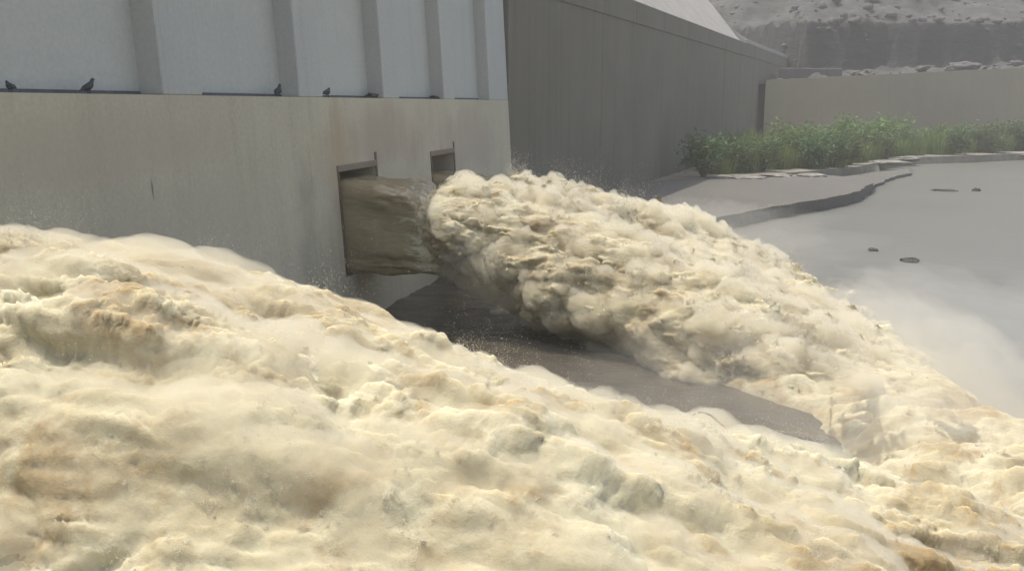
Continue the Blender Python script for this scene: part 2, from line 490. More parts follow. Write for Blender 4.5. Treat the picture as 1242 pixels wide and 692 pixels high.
# back wall: from the side wall to the right
bw_a = at_y(929, 97, 158.0); bw_b = at_y(1242, 82, 174.0)
dirb = (bw_b - bw_a)
bw_e = bw_a + dirb * 1.9
back = empty('back_wall', (bw_a.x, bw_a.y, 0))
tag(back, 'long low tan concrete wall behind the green reeds', 'wall')
nb = 8
for i in range(nb):
    p = bw_a + (bw_e - bw_a) * (i / nb); r = bw_a + (bw_e - bw_a) * ((i + 1) / nb)
    d = (r - p).normalized() * 0.008
    p2, r2 = p + d, r - d
    v = []
    for zz in (0, 1):
        for (pt, oy) in ((p2, 0), (r2, 0), (r2, 1.2), (p2, 1.2)):
            v.append((pt.x - bw_a.x, pt.y - bw_a.y + oy, -1.0 if zz == 0 else pt.z))
    f = [(0, 3, 2, 1), (4, 5, 6, 7), (0, 1, 5, 4), (1, 2, 6, 5), (2, 3, 7, 6), (3, 0, 4, 7)]
    link('wall_panel', bevelled('wall_panel', v, f, 0.01), M['backwall'], back)

# ------------------------------------------------------------------ rocky terraces and hillside behind
def terrain():
    xs = np.linspace(5, 190, 240); yy = np.concatenate([np.linspace(159, 186, 28), np.linspace(186.3, 192, 24), np.linspace(193, 420, 120)])
    X, Y = np.meshgrid(xs, yy)
    P = np.stack([X.ravel(), Y.ravel(), np.zeros(X.size)], 1)
    wob = fbm(P * np.array([0.05, 0.0, 0]), 3) * 4 + fbm(P * 0.35 + 9, 3) * 0.8
    cy = 188 + wob + np.maximum(0, 26 - P[:, 0]) * 1.5           # cliff line
    r = P[:, 1] - cy
    wt = 11.7 + 0.045 * (P[:, 0] - 17)
    low = wt + (P[:, 1] - 160) * 0.07 + np.maximum(0, fbm(P * 0.28 + 3, 4)) * 1.5
    cl = smooth(-0.8, 1.2, r)
    high = 23.6 + np.maximum(0, r) * 0.42 + fbm(P * 0.06 + 40, 5) * 5 * smooth(0, 14, r) + fbm(P * 0.5, 3) * 0.35
    Z = low * (1 - cl) + high * cl
    P[:, 2] = Z
    P[:, 1] += (P[:, 0] - bw_a.x) * (dirb.y / dirb.x)
    n, m = len(xs), len(yy)
    idx = np.arange(n * m).reshape(m, n)
    Qd = np.stack([idx[:-1, :-1].ravel(), idx[:-1, 1:].ravel(), idx[1:, 1:].ravel(), idx[1:, :-1].ravel()], 1)
    return P, Qd
P, Qd = terrain()
def hill_mat():
    m, nt, p = new_mat('terraced_rock')
    v = coords(nt)
    n = noise_n(nt, coords(nt, (0.7, 0.7, 2.0)), 0.35, 9, 0.75)
    n2 = noise_n(nt, coords(nt, (0.25, 0.25, 1.6)), 0.6, 7, 0.65)
    ge = nt.nodes.new('ShaderNodeNewGeometry')
    sx = nt.nodes.new('ShaderNodeSeparateXYZ'); nt.links.new(ge.outputs['True Normal'], sx.inputs[0])
    flat = ramp(nt, sx.outputs[2], [(0.35, (0, 0, 0)), (0.75, (1, 1, 1))])
    rock = ramp(nt, n2, [(0.3, (0.015, 0.015, 0.016)), (0.6, (0.032, 0.031, 0.03)), (0.75, (0.06, 0.056, 0.052))])
    rub = ramp(nt, n, [(0.32, (0.04, 0.039, 0.035)), (0.5, (0.068, 0.065, 0.058)), (0.68, (0.11, 0.105, 0.092))])
    nt.links.new(mix(nt, flat, rock, rub), p.inputs['Base Color'])
    p.inputs['Roughness'].default_value = 0.95
    nt.links.new(bump(nt, n, 0.9, 0.6), p.inputs['Normal'])
    return m
tag(link('hillside', mesh_np('hillside', P, Qd, smooth=False), hill_mat()), kind='structure')
Pt = P

# ------------------------------------------------------------------ concrete slab, bank
def slab_obj(name, pts, z1, z0, mat, under=0.35):
    """closed outline at level z1; the outer edge is undercut down to z0"""
    n = len(pts)
    cx = sum(p[0] for p in pts) / n; cy = sum(p[1] for p in pts) / n
    v = [(p[0], p[1], z1) for p in pts]
    v += [(p[0] + (cx - p[0]) * 0.002, p[1] + (cy - p[1]) * 0.002, z1 - 0.18) for p in pts]
    for p in pts:
        l = math.hypot(cx - p[0], cy - p[1])
        v.append((p[0] + (cx - p[0]) / l * under, p[1] + (cy - p[1]) / l * under, z0))
    f = [tuple(range(n))]
    for k in (0, 1):
        for i in range(n):
            j = (i + 1) % n
            f.append((k * n + j, k * n + i, (k + 1) * n + i, (k + 1) * n + j))
    me_ = mesh_py(name, v, f)
    return tag(link(name, me_, mat), kind='structure')
def rough_line(pix, level, per=8, amp=0.35):
    out = []
    for (a, b) in zip(pix[:-1], pix[1:]):
        for i in range(per):
            t = i / per
            p = at(a[0] + (b[0] - a[0]) * t, a[1] + (b[1] - a[1]) * t, level)
            n = fbm(np.array([[p.x * 0.5, p.y * 0.5, 2.2]]), 4)[0]
            out.append((p.x + n * amp, p.y + n * amp * 0.6))
    return out
SL = 0.95
edge = rough_line([(800, 285), (868, 264), (910, 256), (960, 247), (1005, 240), (1040, 232), (1062, 221)], SL, 8, 0.5)
inner = [at(1060, 217, SL), at(1000, 212, SL), at(900, 211, SL)]
pts = edge + [(p.x, p.y) for p in inner] + [(swp(70).x, swp(70).y), (swp(30).x, swp(30).y), (swp(0.5).x, swp(0.5).y), (2.0, 56), (2.0, 49.5), (8, 48)]
slab_obj('slab', pts, SL, -0.6, M['slab'])
# low remnant lip going on beyond the slab corner
lip = rough_line([(1050, 229), (1066, 222), (1085, 214), (1108, 209)], 0.3, 8, 0.4)
pts2 = lip + [(p.x, p.y) for p in (at(1100, 205, 0.3), at(1060, 209, 0.3), at(1010, 216, 0.3))]
slab_obj('slab_lip', pts2, 0.32, -0.5, M['slab'], 0.2)
# bank with reeds
bk_pix = [(790, 220), (835, 217), (880, 215), (930, 212), (990, 207), (1040, 202), (1080, 195), (1110, 190.5), (1170, 189), (1242, 186), (1400, 182)]
bk = rough_line(bk_pix, 1.0, 7, 0.7)
bkb = [(140, 158 + (140 - bw_a.x) * dirb.y / dirb.x), (60, 158 + (60 - bw_a.x) * dirb.y / dirb.x), (bw_a.x + 0.5, 158.2), (swp(100).x, swp(100).y), (swp(60).x, swp(60).y)]
slab_obj('bank', bk + bkb, 1.02, -0.8, M['bank'], 0.9)

# ------------------------------------------------------------------ water jets
def interp(t, tab): 
    tab = np.array(tab, dtype=float)
    # smooth interpolation
    x = np.clip(t, tab[0, 0], tab[-1, 0])
    return np.interp(x, tab[:, 0], tab[:, 1])
def smooth_tab(tab, t):
    """piecewise-linear table blurred so that it has no kinks"""
    r = 0
    for o, w in ((-1.2, .15), (-0.6, .22), (0, .26), (0.6, .22), (1.2, .15)):
        r = r + w * interp(t + o, tab)
    return r

def billow(P, scale, octs, gain=0.52, seed=0.0, lac=2.05):
    Q_ = P / scale + seed
    r = np.zeros(len(P)); a = 1.0
    for k in range(octs):
        n = noise(Q_ + 11.7 * k)
        r += a * (np.abs(n) * 1.9 - 0.45)
        Q_ = Q_ * lac; a *= gain
    return r

def normals_of(Pg):
    du_ = np.gradient(Pg, axis=0); dv_ = np.gradient(Pg, axis=1)
    n = np.cross(du_, dv_)
    n /= np.maximum(np.linalg.norm(n, axis=2, keepdims=True), 1e-6)
    return n

def _h(i, j, k, m):
    return _perm[_perm[_perm[(i + m) & 255] + (j & 255)] + (k & 255)].astype(np.float32) / 255.0
def domes(P):
    """round puffs with creases between them: 1 at a puff's crown, falling to about -0.3 in the creases"""
    P = np.asarray(P, dtype=np.float32)
    b = np.floor(P - 0.5).astype(np.int32)
    best = np.full(len(P), 9.0, dtype=np.float32); own = np.zeros(len(P), dtype=np.float32)
    for dx in (0, 1):
        for dy in (0, 1):
            for dz in (0, 1):
                i_, j_, k_ = b[:, 0] + dx, b[:, 1] + dy, b[:, 2] + dz
                cx = i_ + 0.5 + (_h(i_, j_, k_, 0) - 0.5) * 0.62 - P[:, 0]
                cy = j_ + 0.5 + (_h(i_, j_, k_, 71) - 0.5) * 0.62 - P[:, 1]
                cz = k_ + 0.5 + (_h(i_, j_, k_, 139) - 0.5) * 0.62 - P[:, 2]
                d2 = cx * cx + cy * cy + cz * cz + (_h(i_, j_, k_, 200) - 0.5) * 0.25
                best = np.minimum(best, d2)
    return 1.0 - best * 1.9

def foam_displace(Pg, amp, seed, flow=(0.4, 1, 1), fine=1.0, detail=6):
    sh = Pg.shape
    def col(x): return np.asarray(x).reshape(sh[:2])[..., None]
    a = np.broadcast_to(np.asarray(amp), sh[:2])[..., None]
    fl = np.array(flow)
    F0 = Pg.reshape(-1, 3) * fl
    calm = col(smooth(-0.35, 0.3, noise(F0 * 0.45 + seed + 70)))
    n0 = normals_of(Pg)
    Pc = Pg + n0 * a * 0.6 * col(noise(F0 * 0.3 + seed + 7))
    # puffs upon puffs: each size grows out of the surface left by the larger one
    steps = [('d', 2.0, 0.42), ('d', 0.85, 0.27), ('f', 0.75, 0.28), ('d', 0.36, 0.095), ('f', 0.26, 0.14), ('f', 0.09, 0.05)]
    for k, (kind, sc_, h_) in enumerate(steps[:detail]):
        F = Pc.reshape(-1, 3) * fl
        q_ = sc_ * fine
        w = np.stack([noise(F / (q_ * 1.3) + seed + 51.2 * m + 9 * k) for m in (0, 1, 2)], 1) * q_ * 0.9
        if kind == 'd':
            g = 1.0 if k == 0 else col(0.15 + 1.15 * smooth(-0.25, 0.3, noise(F / (q_ * 2.7) + seed + 31 * k)))
            d = (col(domes((F + w) / q_ + seed * (k + 1))) - 0.15) * g
        else:
            d = col(fbm((F + w * 0.7) / q_ + seed * 2 + k, 3, 0.6)) * (0.5 + 0.8 * calm)
        n = normals_of(Pc)
        n = n0 * 0.3 + n * 0.7
        Pc = Pc + n * d * (h_ * fine) * a
    return Pc, normals_of(Pc)

def grid_faces(nu, nv):
    idx = np.arange(nu * nv).reshape(nu, nv)
    return np.stack([idx[:-1, :-1].ravel(), idx[1:, :-1].ravel(), idx[1:, 1:].ravel(), idx[:-1, 1:].ravel()], 1)

# droplets -------------------------------------------------------------------
def drop_mesh():
    bm = bmesh.new()
    bmesh.ops.create_icosphere(bm, subdivisions=1, radius=1.0)
    me_ = bpy.data.meshes.new('drop'); bm.to_mesh(me_); bm.free()
    me_.shade_smooth()
    me_.materials.append(M['spray'])
    return me_
drop_obj = None
def drops_group():
    g = bpy.data.node_groups.new('scatter_drops', 'GeometryNodeTree')
    g.interface.new_socket('Geometry', in_out='INPUT', socket_type='NodeSocketGeometry')
    g.interface.new_socket('Geometry', in_out='OUTPUT', socket_type='NodeSocketGeometry')
    gi = g.nodes.new('NodeGroupInput'); go = g.nodes.new('NodeGroupOutput')
    m2p = g.nodes.new('GeometryNodeMeshToPoints')
    ico = g.nodes.new('GeometryNodeMeshIcoSphere'); ico.inputs['Subdivisions'].default_value = 1; ico.inputs['Radius'].default_value = 1.0
    sm = g.nodes.new('GeometryNodeSetMaterial'); sm.inputs['Material'].default_value = M['spray']
    iop = g.nodes.new('GeometryNodeInstanceOnPoints')
    na = g.nodes.new('GeometryNodeInputNamedAttribute'); na.data_type = 'FLOAT'; na.inputs[0].default_value = 'size'
    L = g.links.new
    L(gi.outputs[0], m2p.inputs[0]); L(m2p.outputs[0], iop.inputs['Points']); L(ico.outputs[0], sm.inputs[0]); L(sm.outputs[0], iop.inputs['Instance'])
    L(na.outputs[0], iop.inputs['Scale']); L(iop.outputs[0], go.inputs[0])
    return g
DG = drops_group()
def add_spray(parent, name, pts, sizes):
    me_ = bpy.data.meshes.new(name)
    me_.vertices.add(len(pts)); me_.vertices.foreach_set('co', pts.astype(np.float32).ravel())
    a = me_.attributes.new('size', 'FLOAT', 'POINT'); a.data.foreach_set('value', sizes.astype(np.float32))
    me_.update()
    o = link(name, me_, M['spray'], parent)
    o['kind'] = 'stuff'
    md = o.modifiers.new('drops', 'NODES'); md.node_group = DG
    return o

def spray_points(P, n, count, seed, reach=0.16, flow=0.25, size=(0.006, 0.02), zmin=0.2, per=70):
    """fine drops thrown off the surface in short ballistic wisps"""
    r = np.random.default_rng(int(seed * 10) + 5)
    Pf = P.reshape(-1, 3); nf = n.reshape(-1, 3)
    w = np.clip(nf[:, 2] * 0.6 + 0.5, 0.05, 1.2)
    cl = smooth(0.1, 0.55, noise(Pf * 0.8 + seed + 200) + 0.6 * noise(Pf * 2.6 + seed))
    w = w * (0.02 + cl ** 1.5) * (Pf[:, 2] > zmin)
    k = count // per
    idx = r.choice(len(Pf), k, p=w / w.sum())
    c = cl[idx]
    v = nf[idx] * 0.7 + np.array([flow, 0, 0.6]) + r.normal(0, 0.35, (k, 3))
    L = r.exponential(1.0, k) * reach * (0.4 + 1.6 * c)
    u = r.random((k, per)) ** 2.2
    p = Pf[idx][:, None, :] + v[:, None, :] * (L[:, None] * u)[..., None] * 1.5
    p[..., 2] -= (L[:, None] * u) ** 2 * 0.5
    p += r.normal(0, 1, (k, per, 3)) * (0.012 + 0.22 * L[:, None] * u)[..., None]
    sz = (size[0] + (size[1] - size[0]) * r.random((k, per)) ** 3) * (1 - 0.6 * u)
    return p.reshape(-1, 3), sz.reshape(-1)

def mist_mat(name, dens, col=(0.93, 0.90, 0.82)):
    m = bpy.data.materials.new(name)
    m.use_nodes = True
    nt = m.node_tree
    for n_ in list(nt.nodes): nt.nodes.remove(n_)
    o = nt.nodes.new('ShaderNodeOutputMaterial')
    pv = nt.nodes.new('ShaderNodeVolumePrincipled')
    pv.inputs['Color'].default_value = (*col, 1)
    pv.inputs['Density'].default_value = dens
    pv.inputs['Anisotropy'].default_value = 0.2
    nt.links.new(pv.outputs[0], o.inputs['Volume'])
    return m
M['mist'] = mist_mat('fine_mist', 3.2, (0.92, 0.888, 0.77))

def mist_shell(parent, off, top, bot, wid, sc, t0, t1, thick, seed, pw=2.0, amp=0.8, fseed=0.0, fine=1.0, flip=False):
    """closed envelope of airborne water a little outside the foam"""
    nt_, nph = int((t1 - t0) / (0.075 * fine)), 420
    t = np.linspace(t0, t1, nt_); ph = np.linspace(0, 2 * math.pi, nph, endpoint=False)
    T, PH = np.meshgrid(t, ph, indexing='ij')
    zt = smooth_tab(top, T); zb = np.minimum(smooth_tab(bot, T), zt - 1.0)
    zc = zb + (zt - zb) * 0.42
    cx, cz = superellipse(PH, 1.0, 1.0, pw)
    endf = np.sqrt(np.clip(np.minimum(np.where(T <= t0 + 1e-6, 0, 0.45 + (T - t0) / 1.6), (t1 - T) / 3.0), 0, 1))
    Y = smooth_tab(sc, T) - cx * smooth_tab(wid, T) * endf
    Z = zc + np.where(cz > 0, cz * (zt - zc), cz * (zc - zb)) * endf
    Pg = np.stack([T, Y, Z], 2)[:, ::-1] if flip else np.stack([T, Y, Z], 2)
    a = amp * np.clip(endf, 0, 1)
    Pe = np.concatenate([Pg[:, -3:], Pg, Pg[:, :3]], 1)          # wrap so that the seam has no crack
    ae = np.concatenate([a[:, -3:], a, a[:, :3]], 1)
    P3, n3 = foam_displace(Pe, ae, fseed, fine=fine, detail=4)
    P = P3[:, 3:-3].reshape(-1, 3); n3 = n3[:, 3:-3].reshape(-1, 3)
    d = thick * (0.34 + 1.7 * np.maximum(-0.1, fbm(P * np.array([0.4, 0.9, 0.9]) + seed, 4, 0.62)) + 0.5 * np.abs(noise(P * 2.3 + seed + 3)))
    nz_ = n3 * np.array([0.6, 1, 1]) + np.array([0, 0, 0.25])
    P = P + nz_ * (d * np.minimum(1, endf.reshape(-1) * 1.5))[:, None]
    idx = np.arange(nt_ * nph).reshape(nt_, nph)
    nx = np.roll(idx, -1, axis=1)
    Q_ = np.stack([idx[:-1].ravel(), nx[:-1].ravel(), nx[1:].ravel(), idx[1:].ravel()], 1)
    o = link('mist', mesh_np('mist', P - off, Q_), M['mist'], parent)
    bm_ = bmesh.new(); bm_.from_mesh(o.data)
    bmesh.ops.remove_doubles(bm_, verts=bm_.verts, dist=1e-4)
    if bm_.calc_volume(signed=True) < 0: bmesh.ops.reverse_faces(bm_, faces=bm_.faces)
    bm_.to_mesh(o.data); bm_.free()
    o['kind'] = 'stuff'
    return o

def superellipse(ph, w, h, p=2.6):
    c, s = np.cos(ph), np.sin(ph)
    return np.sign(c) * np.abs(c) ** (2 / p) * w, np.sign(s) * np.abs(s) ** (2 / p) * h

def make_jet(name, label, yc, half, top, bot, wid, sc, t_foam, t_end, dt, dphi_n, seed, amp, spray_n, with_stream=True, stop=None, reach=0.16, drop=(0.006, 0.02), mist=0.5, fine=1.0, pw=2.0):
    root = empty(name, (0, yc, 0))
    tag(root, label, 'water jet', 'jets of muddy water shooting from the dam')
    off = np.array([0, yc, 0.0])
    # foaming part: tube from the near lower side over the top to the far lower side
    t = np.arange(t_foam, t_end, dt)
    ph = np.linspace(-0.75, math.pi + 0.75, dphi_n)
    T, PH = np.meshgrid(t, ph, indexing='ij')
    zt = smooth_tab(top, T); zb = smooth_tab(bot, T)
    w_ = smooth_tab(wid, T); s_ = smooth_tab(sc, T)
    zc = zb + (zt - zb) * 0.42
    cx, cz = superellipse(PH, 1.0, 1.0, pw)
    grow = 0.84 + 0.16 * smooth(t_foam, t_foam + 1.3, T)
    zt = zb + (zt - zb) * (0.9 + 0.1 * smooth(t_foam, t_foam + 1.3, T)); w_ = w_ * grow
    Yv = s_ - cx * w_                               # ph=0 is the near side (towards the camera)
    Zv = np.where(cz > 0, zc + cz * (zt - zc), zc + cz * (zc - zb))
    Pg = np.stack([T, Yv, Zv], 2)
    a = amp * (0.25 + 0.75 * smooth(t_foam, t_foam + 1.5, T))
    P2, n = foam_displace(Pg, a, seed, fine=fine)
    flip = normals_of(Pg)[len(t) // 2, dphi_n // 2, 2] < 0
    if flip:
        P2, n = foam_displace(Pg[:, ::-1], a[:, ::-1], seed, fine=fine)
    Qf = grid_faces(P2.shape[0], P2.shape[1])
    V_ = P2.reshape(-1, 3)
    keep = (V_[Qf][:, :, 2].max(1) > -0.25)
    V_ = V_ - off
    link('foam', mesh_np('foam', V_, Qf[keep]), M['foam'], root)
    pts_, s_z = spray_points(P2, n, spray_n, seed, reach, 0.3, drop)
    add_spray(root, 'spray', pts_ - off, s_z)
    mist_shell(root, off, top, bot, wid, sc, t_foam + 0.5, t_end - 2, mist, seed + 60, pw, amp, seed, fine, flip)
    if with_stream:
        ts = np.arange(-5.5, t_foam + 2.6, 0.06); ph2 = np.linspace(0, 2 * math.pi, 150)
        T, PH = np.meshgrid(ts, ph2, indexing='ij')
        tf = smooth_tab(top, np.array([t_foam]))[0]
        zt = np.interp(T, [-6, 0, t_foam - 0.4, t_foam + 0.9], [top[0][1] + 0.02, top[0][1], tf - 0.06, tf - 1.3])
        zb = np.interp(T, [-6, 0, t_foam], [OZ0 + .03, OZ0 + .03, smooth_tab(bot, np.array([t_foam]))[0]])
        hw = np.interp(T, [-6, 0, t_foam, t_foam + 1.2], [half - 0.04, half - 0.04, half - 0.06, half - 0.7])
        cx, cz = superellipse(PH, 1.0, 1.0, 7.0)
        zc = (zt + zb) / 2
        Pg = np.stack([T, yc - cx * hw, zc + cz * (zt - zb) / 2], 2)
        P = Pg.reshape(-1, 3)
        rip = fbm(P * np.array([0.5, 1.6, 1.6]) + seed, 4) * 0.20 + noise(P * np.array([1.2, 4, 4]) + seed) * 0.04
        rip = rip.reshape(T.shape) * smooth(0.0, 2.0, T)
        rip[:, -1] = rip[:, 0]
        nn = -normals_of(Pg)
        Pg = Pg + nn * rip[..., None]
        link('stream', mesh_np('stream', Pg.reshape(-1, 3) - off, grid_faces(len(ts), len(ph2))[:, ::-1]), M['stream'], root)
    return root, P2, n

jetB = make_jet('water_jet', 'muddy jet leaving the sluice with a brown smooth side before breaking into foam', 31.9, 1.72,
    top=[(0, 5.72), (3.5, 5.5), (6, 5.15), (8, 4.7), (10, 4.1), (13, 2.8), (16, 1.6), (19, 0.5), (21, -0.3), (30, -1.2)],
    bot=[(0, 2.2), (3.7, 2.35), (6, 1.7), (9, 0.2), (12, -1.2), (30, -1.6)],
    wid=[(0, 1.4), (2.6, 1.45), (4.6, 1.85), (7, 2.3), (10, 2.8), (14, 3.7), (20, 5.6), (30, 8)],
    sc=[(0, 31.9), (8, 31.8), (14, 30.5), (22, 28), (30, 27)],
    t_foam=3.0, t_end=23, dt=0.045, dphi_n=330, seed=3.1, amp=0.7, spray_n=230000, reach=0.15, drop=(0.008, 0.02), mist=0.29, fine=1.3)
jetC = make_jet('water_jet', 'muddy jet from the sluice nearest the side wall, mostly hidden behind another jet', 42.1, 1.72,
    top=[(0, 5.2), (3.5, 4.9), (6, 4.4), (10.3, 3.3), (14, 1.8), (17, 0.5), (19, -0.4), (30, -1.2)],
    bot=[(0, 2.2), (3.7, 2.3), (6, 1.6), (9, 0.2), (12, -1.2), (30, -1.6)],
    wid=[(0, 1.4), (2.6, 1.45), (4.6, 1.85), (7, 2.1), (12, 3.4), (18, 5.0), (30, 6)],
    sc=[(0, 42.1), (8, 42), (16, 40.5), (22, 37), (30, 33)],
    t_foam=3.0, t_end=21, dt=0.06, dphi_n=220, seed=8.4, amp=0.8, spray_n=110000, reach=0.22, drop=(0.01, 0.024), mist=0.34, fine=1.3)
jetA = make_jet('water_jet', 'broad foaming jet with a ragged crest against the stained dam wall', 11.4, 1.7,
    top=[(0, 6.2), (3, 6.45), (5, 6.35), (7, 6.2), (9.5, 5.58), (14, 4.42), (17.5, 3.2), (22, 2.1), (30, 1.0)],
    bot=[(0, 2.2), (3, 1.8), (6, 0.4), (9, -1), (30, -1.6)],
    wid=[(0, 1.9), (3, 2.6), (6, 3.8), (10, 5.2), (14, 6.2), (30, 7)],
    sc=[(0, 11.4), (3, 10.9), (6, 9.8), (10, 9.0), (30, 8.5)],
    t_foam=0.3, t_end=27, dt=0.035, dphi_n=470, seed=5.7, amp=0.72, spray_n=330000, with_stream=False, reach=0.2, drop=(0.0025, 0.0075), mist=0.115, fine=0.9)
jetN = make_jet('water_jet', 'foaming jet below the viewer merging with the broad jet', 1.2, 1.7,
    top=[(0, 5.4), (3, 5.2), (6, 4.6), (9.5, 3.8), (14, 3.2), (20, 2.0), (30, 1.0)],
    bot=[(0, 2.2), (3, 1.8), (6, 0.4), (9, -1), (30, -1.6)],
    wid=[(0, 1.9), (3, 3.0), (8, 4.6), (30, 6)],
    sc=[(0, 1.2), (30, 1.2)],
    t_foam=0.3, t_end=24, dt=0.06, dphi_n=260, seed=15.2, amp=0.7, spray_n=60000, with_stream=False, reach=0.2, drop=(0.0025, 0.0075), mist=0.115, fine=0.9)

# churned basin water between and downstream of the jets
def basin():
    t = np.arange(7, 60, 0.09); s = np.arange(-14, 50, 0.11)
    T, S = np.meshgrid(t, s, indexing='ij')
    P = np.stack([T, S, T * 0], 2).reshape(-1, 3)
    n1 = fbm(P * 0.16 + 4, 3).reshape(T.shape) * 3.0
    # foam reaches out to this line (far side), and starts downstream of the landing zone
    far = np.interp(T, [7, 14, 17, 19, 21, 24, 30, 60], [40, 44, 42, 34, 27, 21, 16, 12]) + n1
    startt = np.interp(S, [-14, 12, 18, 24, 30, 44], [7, 8.5, 15.6, 15, 10.2, 8]) + n1 * 0.5
    m = smooth(0, 3.0, far - S) * smooth(0, 3.5, T - startt)
    Z = -0.35 + 0.95 * m - 0.3 * smooth(26, 45, T)
    Pg = np.stack([T, S, Z], 2)
    P2, n = foam_displace(Pg, 0.15 + 0.6 * m, 21.3)
    Qf = grid_faces(*T.shape)
    V_ = P2.reshape(-1, 3)
    keep = V_[Qf][:, :, 2].max(1) > -0.05
    o = link('churned_water', mesh_np('churned_water', V_, Qf[keep]), M['foam'])
    tag(o, kind='structure')
    r = m.reshape(-1) > 0.25
    return o, P2.reshape(-1, 3)[r][:, None, :], n.reshape(-1, 3)[r][:, None, :]
bo, bP, bn = basin()
pts_, s_z = spray_points(bP, bn, 60000, 44.0, 0.22, 0.3, (0.007, 0.018), 0.1)
add_spray(bo, 'spray', pts_, s_z)
# slick dark water rushing over the apron between the jets
xs = np.arange(0.3, 20, 0.12); yy = np.arange(13, 41, 0.12)
T, S = np.meshgrid(xs, yy, indexing='ij')
P = np.stack([T, S, T * 0], 2).reshape(-1, 3)
P[:, 2] = 0.28 + fbm(P * np.array([0.25, 0.5, 1]), 3) * 0.10 - 0.5 * smooth(15, 19, P[:, 0])
tag(link('apron_water', mesh_np('apron_water', P, grid_faces(*T.shape)), M['slick']), kind='structure')

# ------------------------------------------------------------------ birds on the ledge
def tube(path, radii, seg=10, squash=None):
    v, f = [], []
    n = len(path)
    for i, (p, r) in enumerate(zip(path, radii)):
        a = Vector(path[max(0, i - 1)]); b = Vector(path[min(n - 1, i + 1)])
        d = (b - a).normalized()
        side_ = d.cross(Vector((0, 0, 1)))
        if side_.length < 1e-3: side_ = Vector((1, 0, 0))
        side_.normalize(); up_ = side_.cross(d)
        rw, rh = r if isinstance(r, tuple) else (r, r)
        for k in range(seg):
            th = 2 * math.pi * k / seg
            v.append(Vector(p) + side_ * math.cos(th) * rw + up_ * math.sin(th) * rh)
    for i in range(n - 1):
        for k in range(seg):
            k2 = (k + 1) % seg
            f.append((i * seg + k, i * seg + k2, (i + 1) * seg + k2, (i + 1) * seg + k))
    f.append(tuple(range(seg))[::-1]); f.append(tuple(range((n - 1) * seg, n * seg)))
    return v, f
def bird_mesh(pose):
    # spine runs along +y from tail to beak
    if pose == 'up':
        path = [(0, -0.24, 0.05), (0, -0.17, 0.075), (0, -0.10, 0.10), (0, -0.02, 0.13), (0, 0.05, 0.175), (0, 0.085, 0.225), (0, 0.10, 0.265), (0, 0.125, 0.285), (0, 0.15, 0.283), (0, 0.185, 0.272)]
    else:
        path = [(0, -0.22, 0.10), (0, -0.15, 0.11), (0, -0.08, 0.12), (0, 0.0, 0.135), (0, 0.06, 0.165), (0, 0.09, 0.2), (0, 0.11, 0.225), (0, 0.135, 0.235), (0, 0.155, 0.23), (0, 0.185, 0.22)]
    rad = [(0.035, 0.008), (0.042, 0.014), (0.065, 0.05), (0.078, 0.072), (0.068, 0.066), (0.042, 0.042), (0.034, 0.036), (0.032, 0.032), (0.012, 0.012), (0.003, 0.003)]
    v, f = tube(path, rad, 12)
    for sx in (-0.03, 0.03):
        for (pa, ra) in (([(sx, 0.0, 0.09), (sx, 0.005, 0.0)], [0.009, 0.006]), ([(sx, -0.02, 0.006), (sx, 0.05, 0.006)], [0.006, 0.004]),
                         ([(sx * 1.9, 0.045, 0.17), (sx * 2.6, -0.04, 0.125), (sx * 2.0, -0.14, 0.09)], [(0.012, 0.035), (0.02, 0.045), (0.008, 0.01)])):
            v2, f2 = tube(pa, ra, 6)
            b = len(v)
            v += v2; f += [tuple(i + b for i in q_) for q_ in f2]
    me_ = mesh_py('bird', v, f, True)
    return me_
bm_up, bm_low = bird_mesh('up'), bird_mesh('low')
def bird(px, py, me_, rot, scale, label):
    # stands on the ledge (x about -0.2)
    right = Vector((math.cos(YAW), math.sin(YAW), 0)); up = right.cross(FWD)
    d = FWD * F_PX + right * (px - W_PX / 2) - up * (py - H_PX / 2)
    k = (-0.22 - CAM.x) / d.x
    p = CAM + d * k
    o = link('bird', me_, M['bird'])
    o.location = (-0.22, p.y, LEDGE + 0.002); o.rotation_euler = (0, 0, rot); o.scale = (scale,) * 3
    return tag(o, label, 'bird', 'dark birds on the dam ledge')
bird(108, 112, bm_up, math.radians(-8), 1.12, 'dark bird upright with its tail stretched out on the ledge, beside a bay panel')
bird(13, 112, bm_low, math.radians(70), 0.9, 'small dark bird at the pier end of the bay, seen from behind')
bird(338, 115, bm_up, math.radians(10), 1.3, 'dark upright bird on the ledge close to a shaded recess')
bird(397, 117, bm_low, math.radians(0), 1.3, 'slim dark bird low on the ledge just past a pier')
bird(592, 118, bm_up, math.radians(20), 1.5, 'dark bird on the ledge of the last bay by the side wall')

def lump(name, loc, size, mat, label=None, cat=None, group=None, seed=0.0, flat=1.0, rot=0.0):
    bm = bmesh.new()
    bmesh.ops.create_icosphere(bm, subdivisions=3, radius=1.0)
    A = np.array([v.co[:] for v in bm.verts])
    nz = fbm(A * 1.1 + seed, 4) * 0.55
    # facet like broken stone
    for v, d in zip(bm.verts, nz):
        v.co = v.co * (1 + float(d))
        v.co.x *= size[0]; v.co.y *= size[1]; v.co.z *= size[2] * flat
    me_ = bpy.data.meshes.new(name); bm.to_mesh(me_); bm.free()
    o = link(name, me_, mat)
    o.location = loc; o.rotation_euler = (0, 0, rot)
    if label: tag(o, label, cat, group)
    return o
lump('debris_heap', (-0.35, ends[3] - 0.42, LEDGE + 0.05), (0.2, 0.4, 0.13), M['debris'], 'dark debris heaped in a recess corner of the ledge', 'debris', 'debris heaps in the bay corners', 4.0)
lump('debris_heap', (-0.35, ends[4] - 0.5, LEDGE + 0.05), (0.2, 0.45, 0.11), M['debris'], 'dark debris heaped in a recess corner of the ledge', 'debris', 'debris heaps in the bay corners', 9.0)

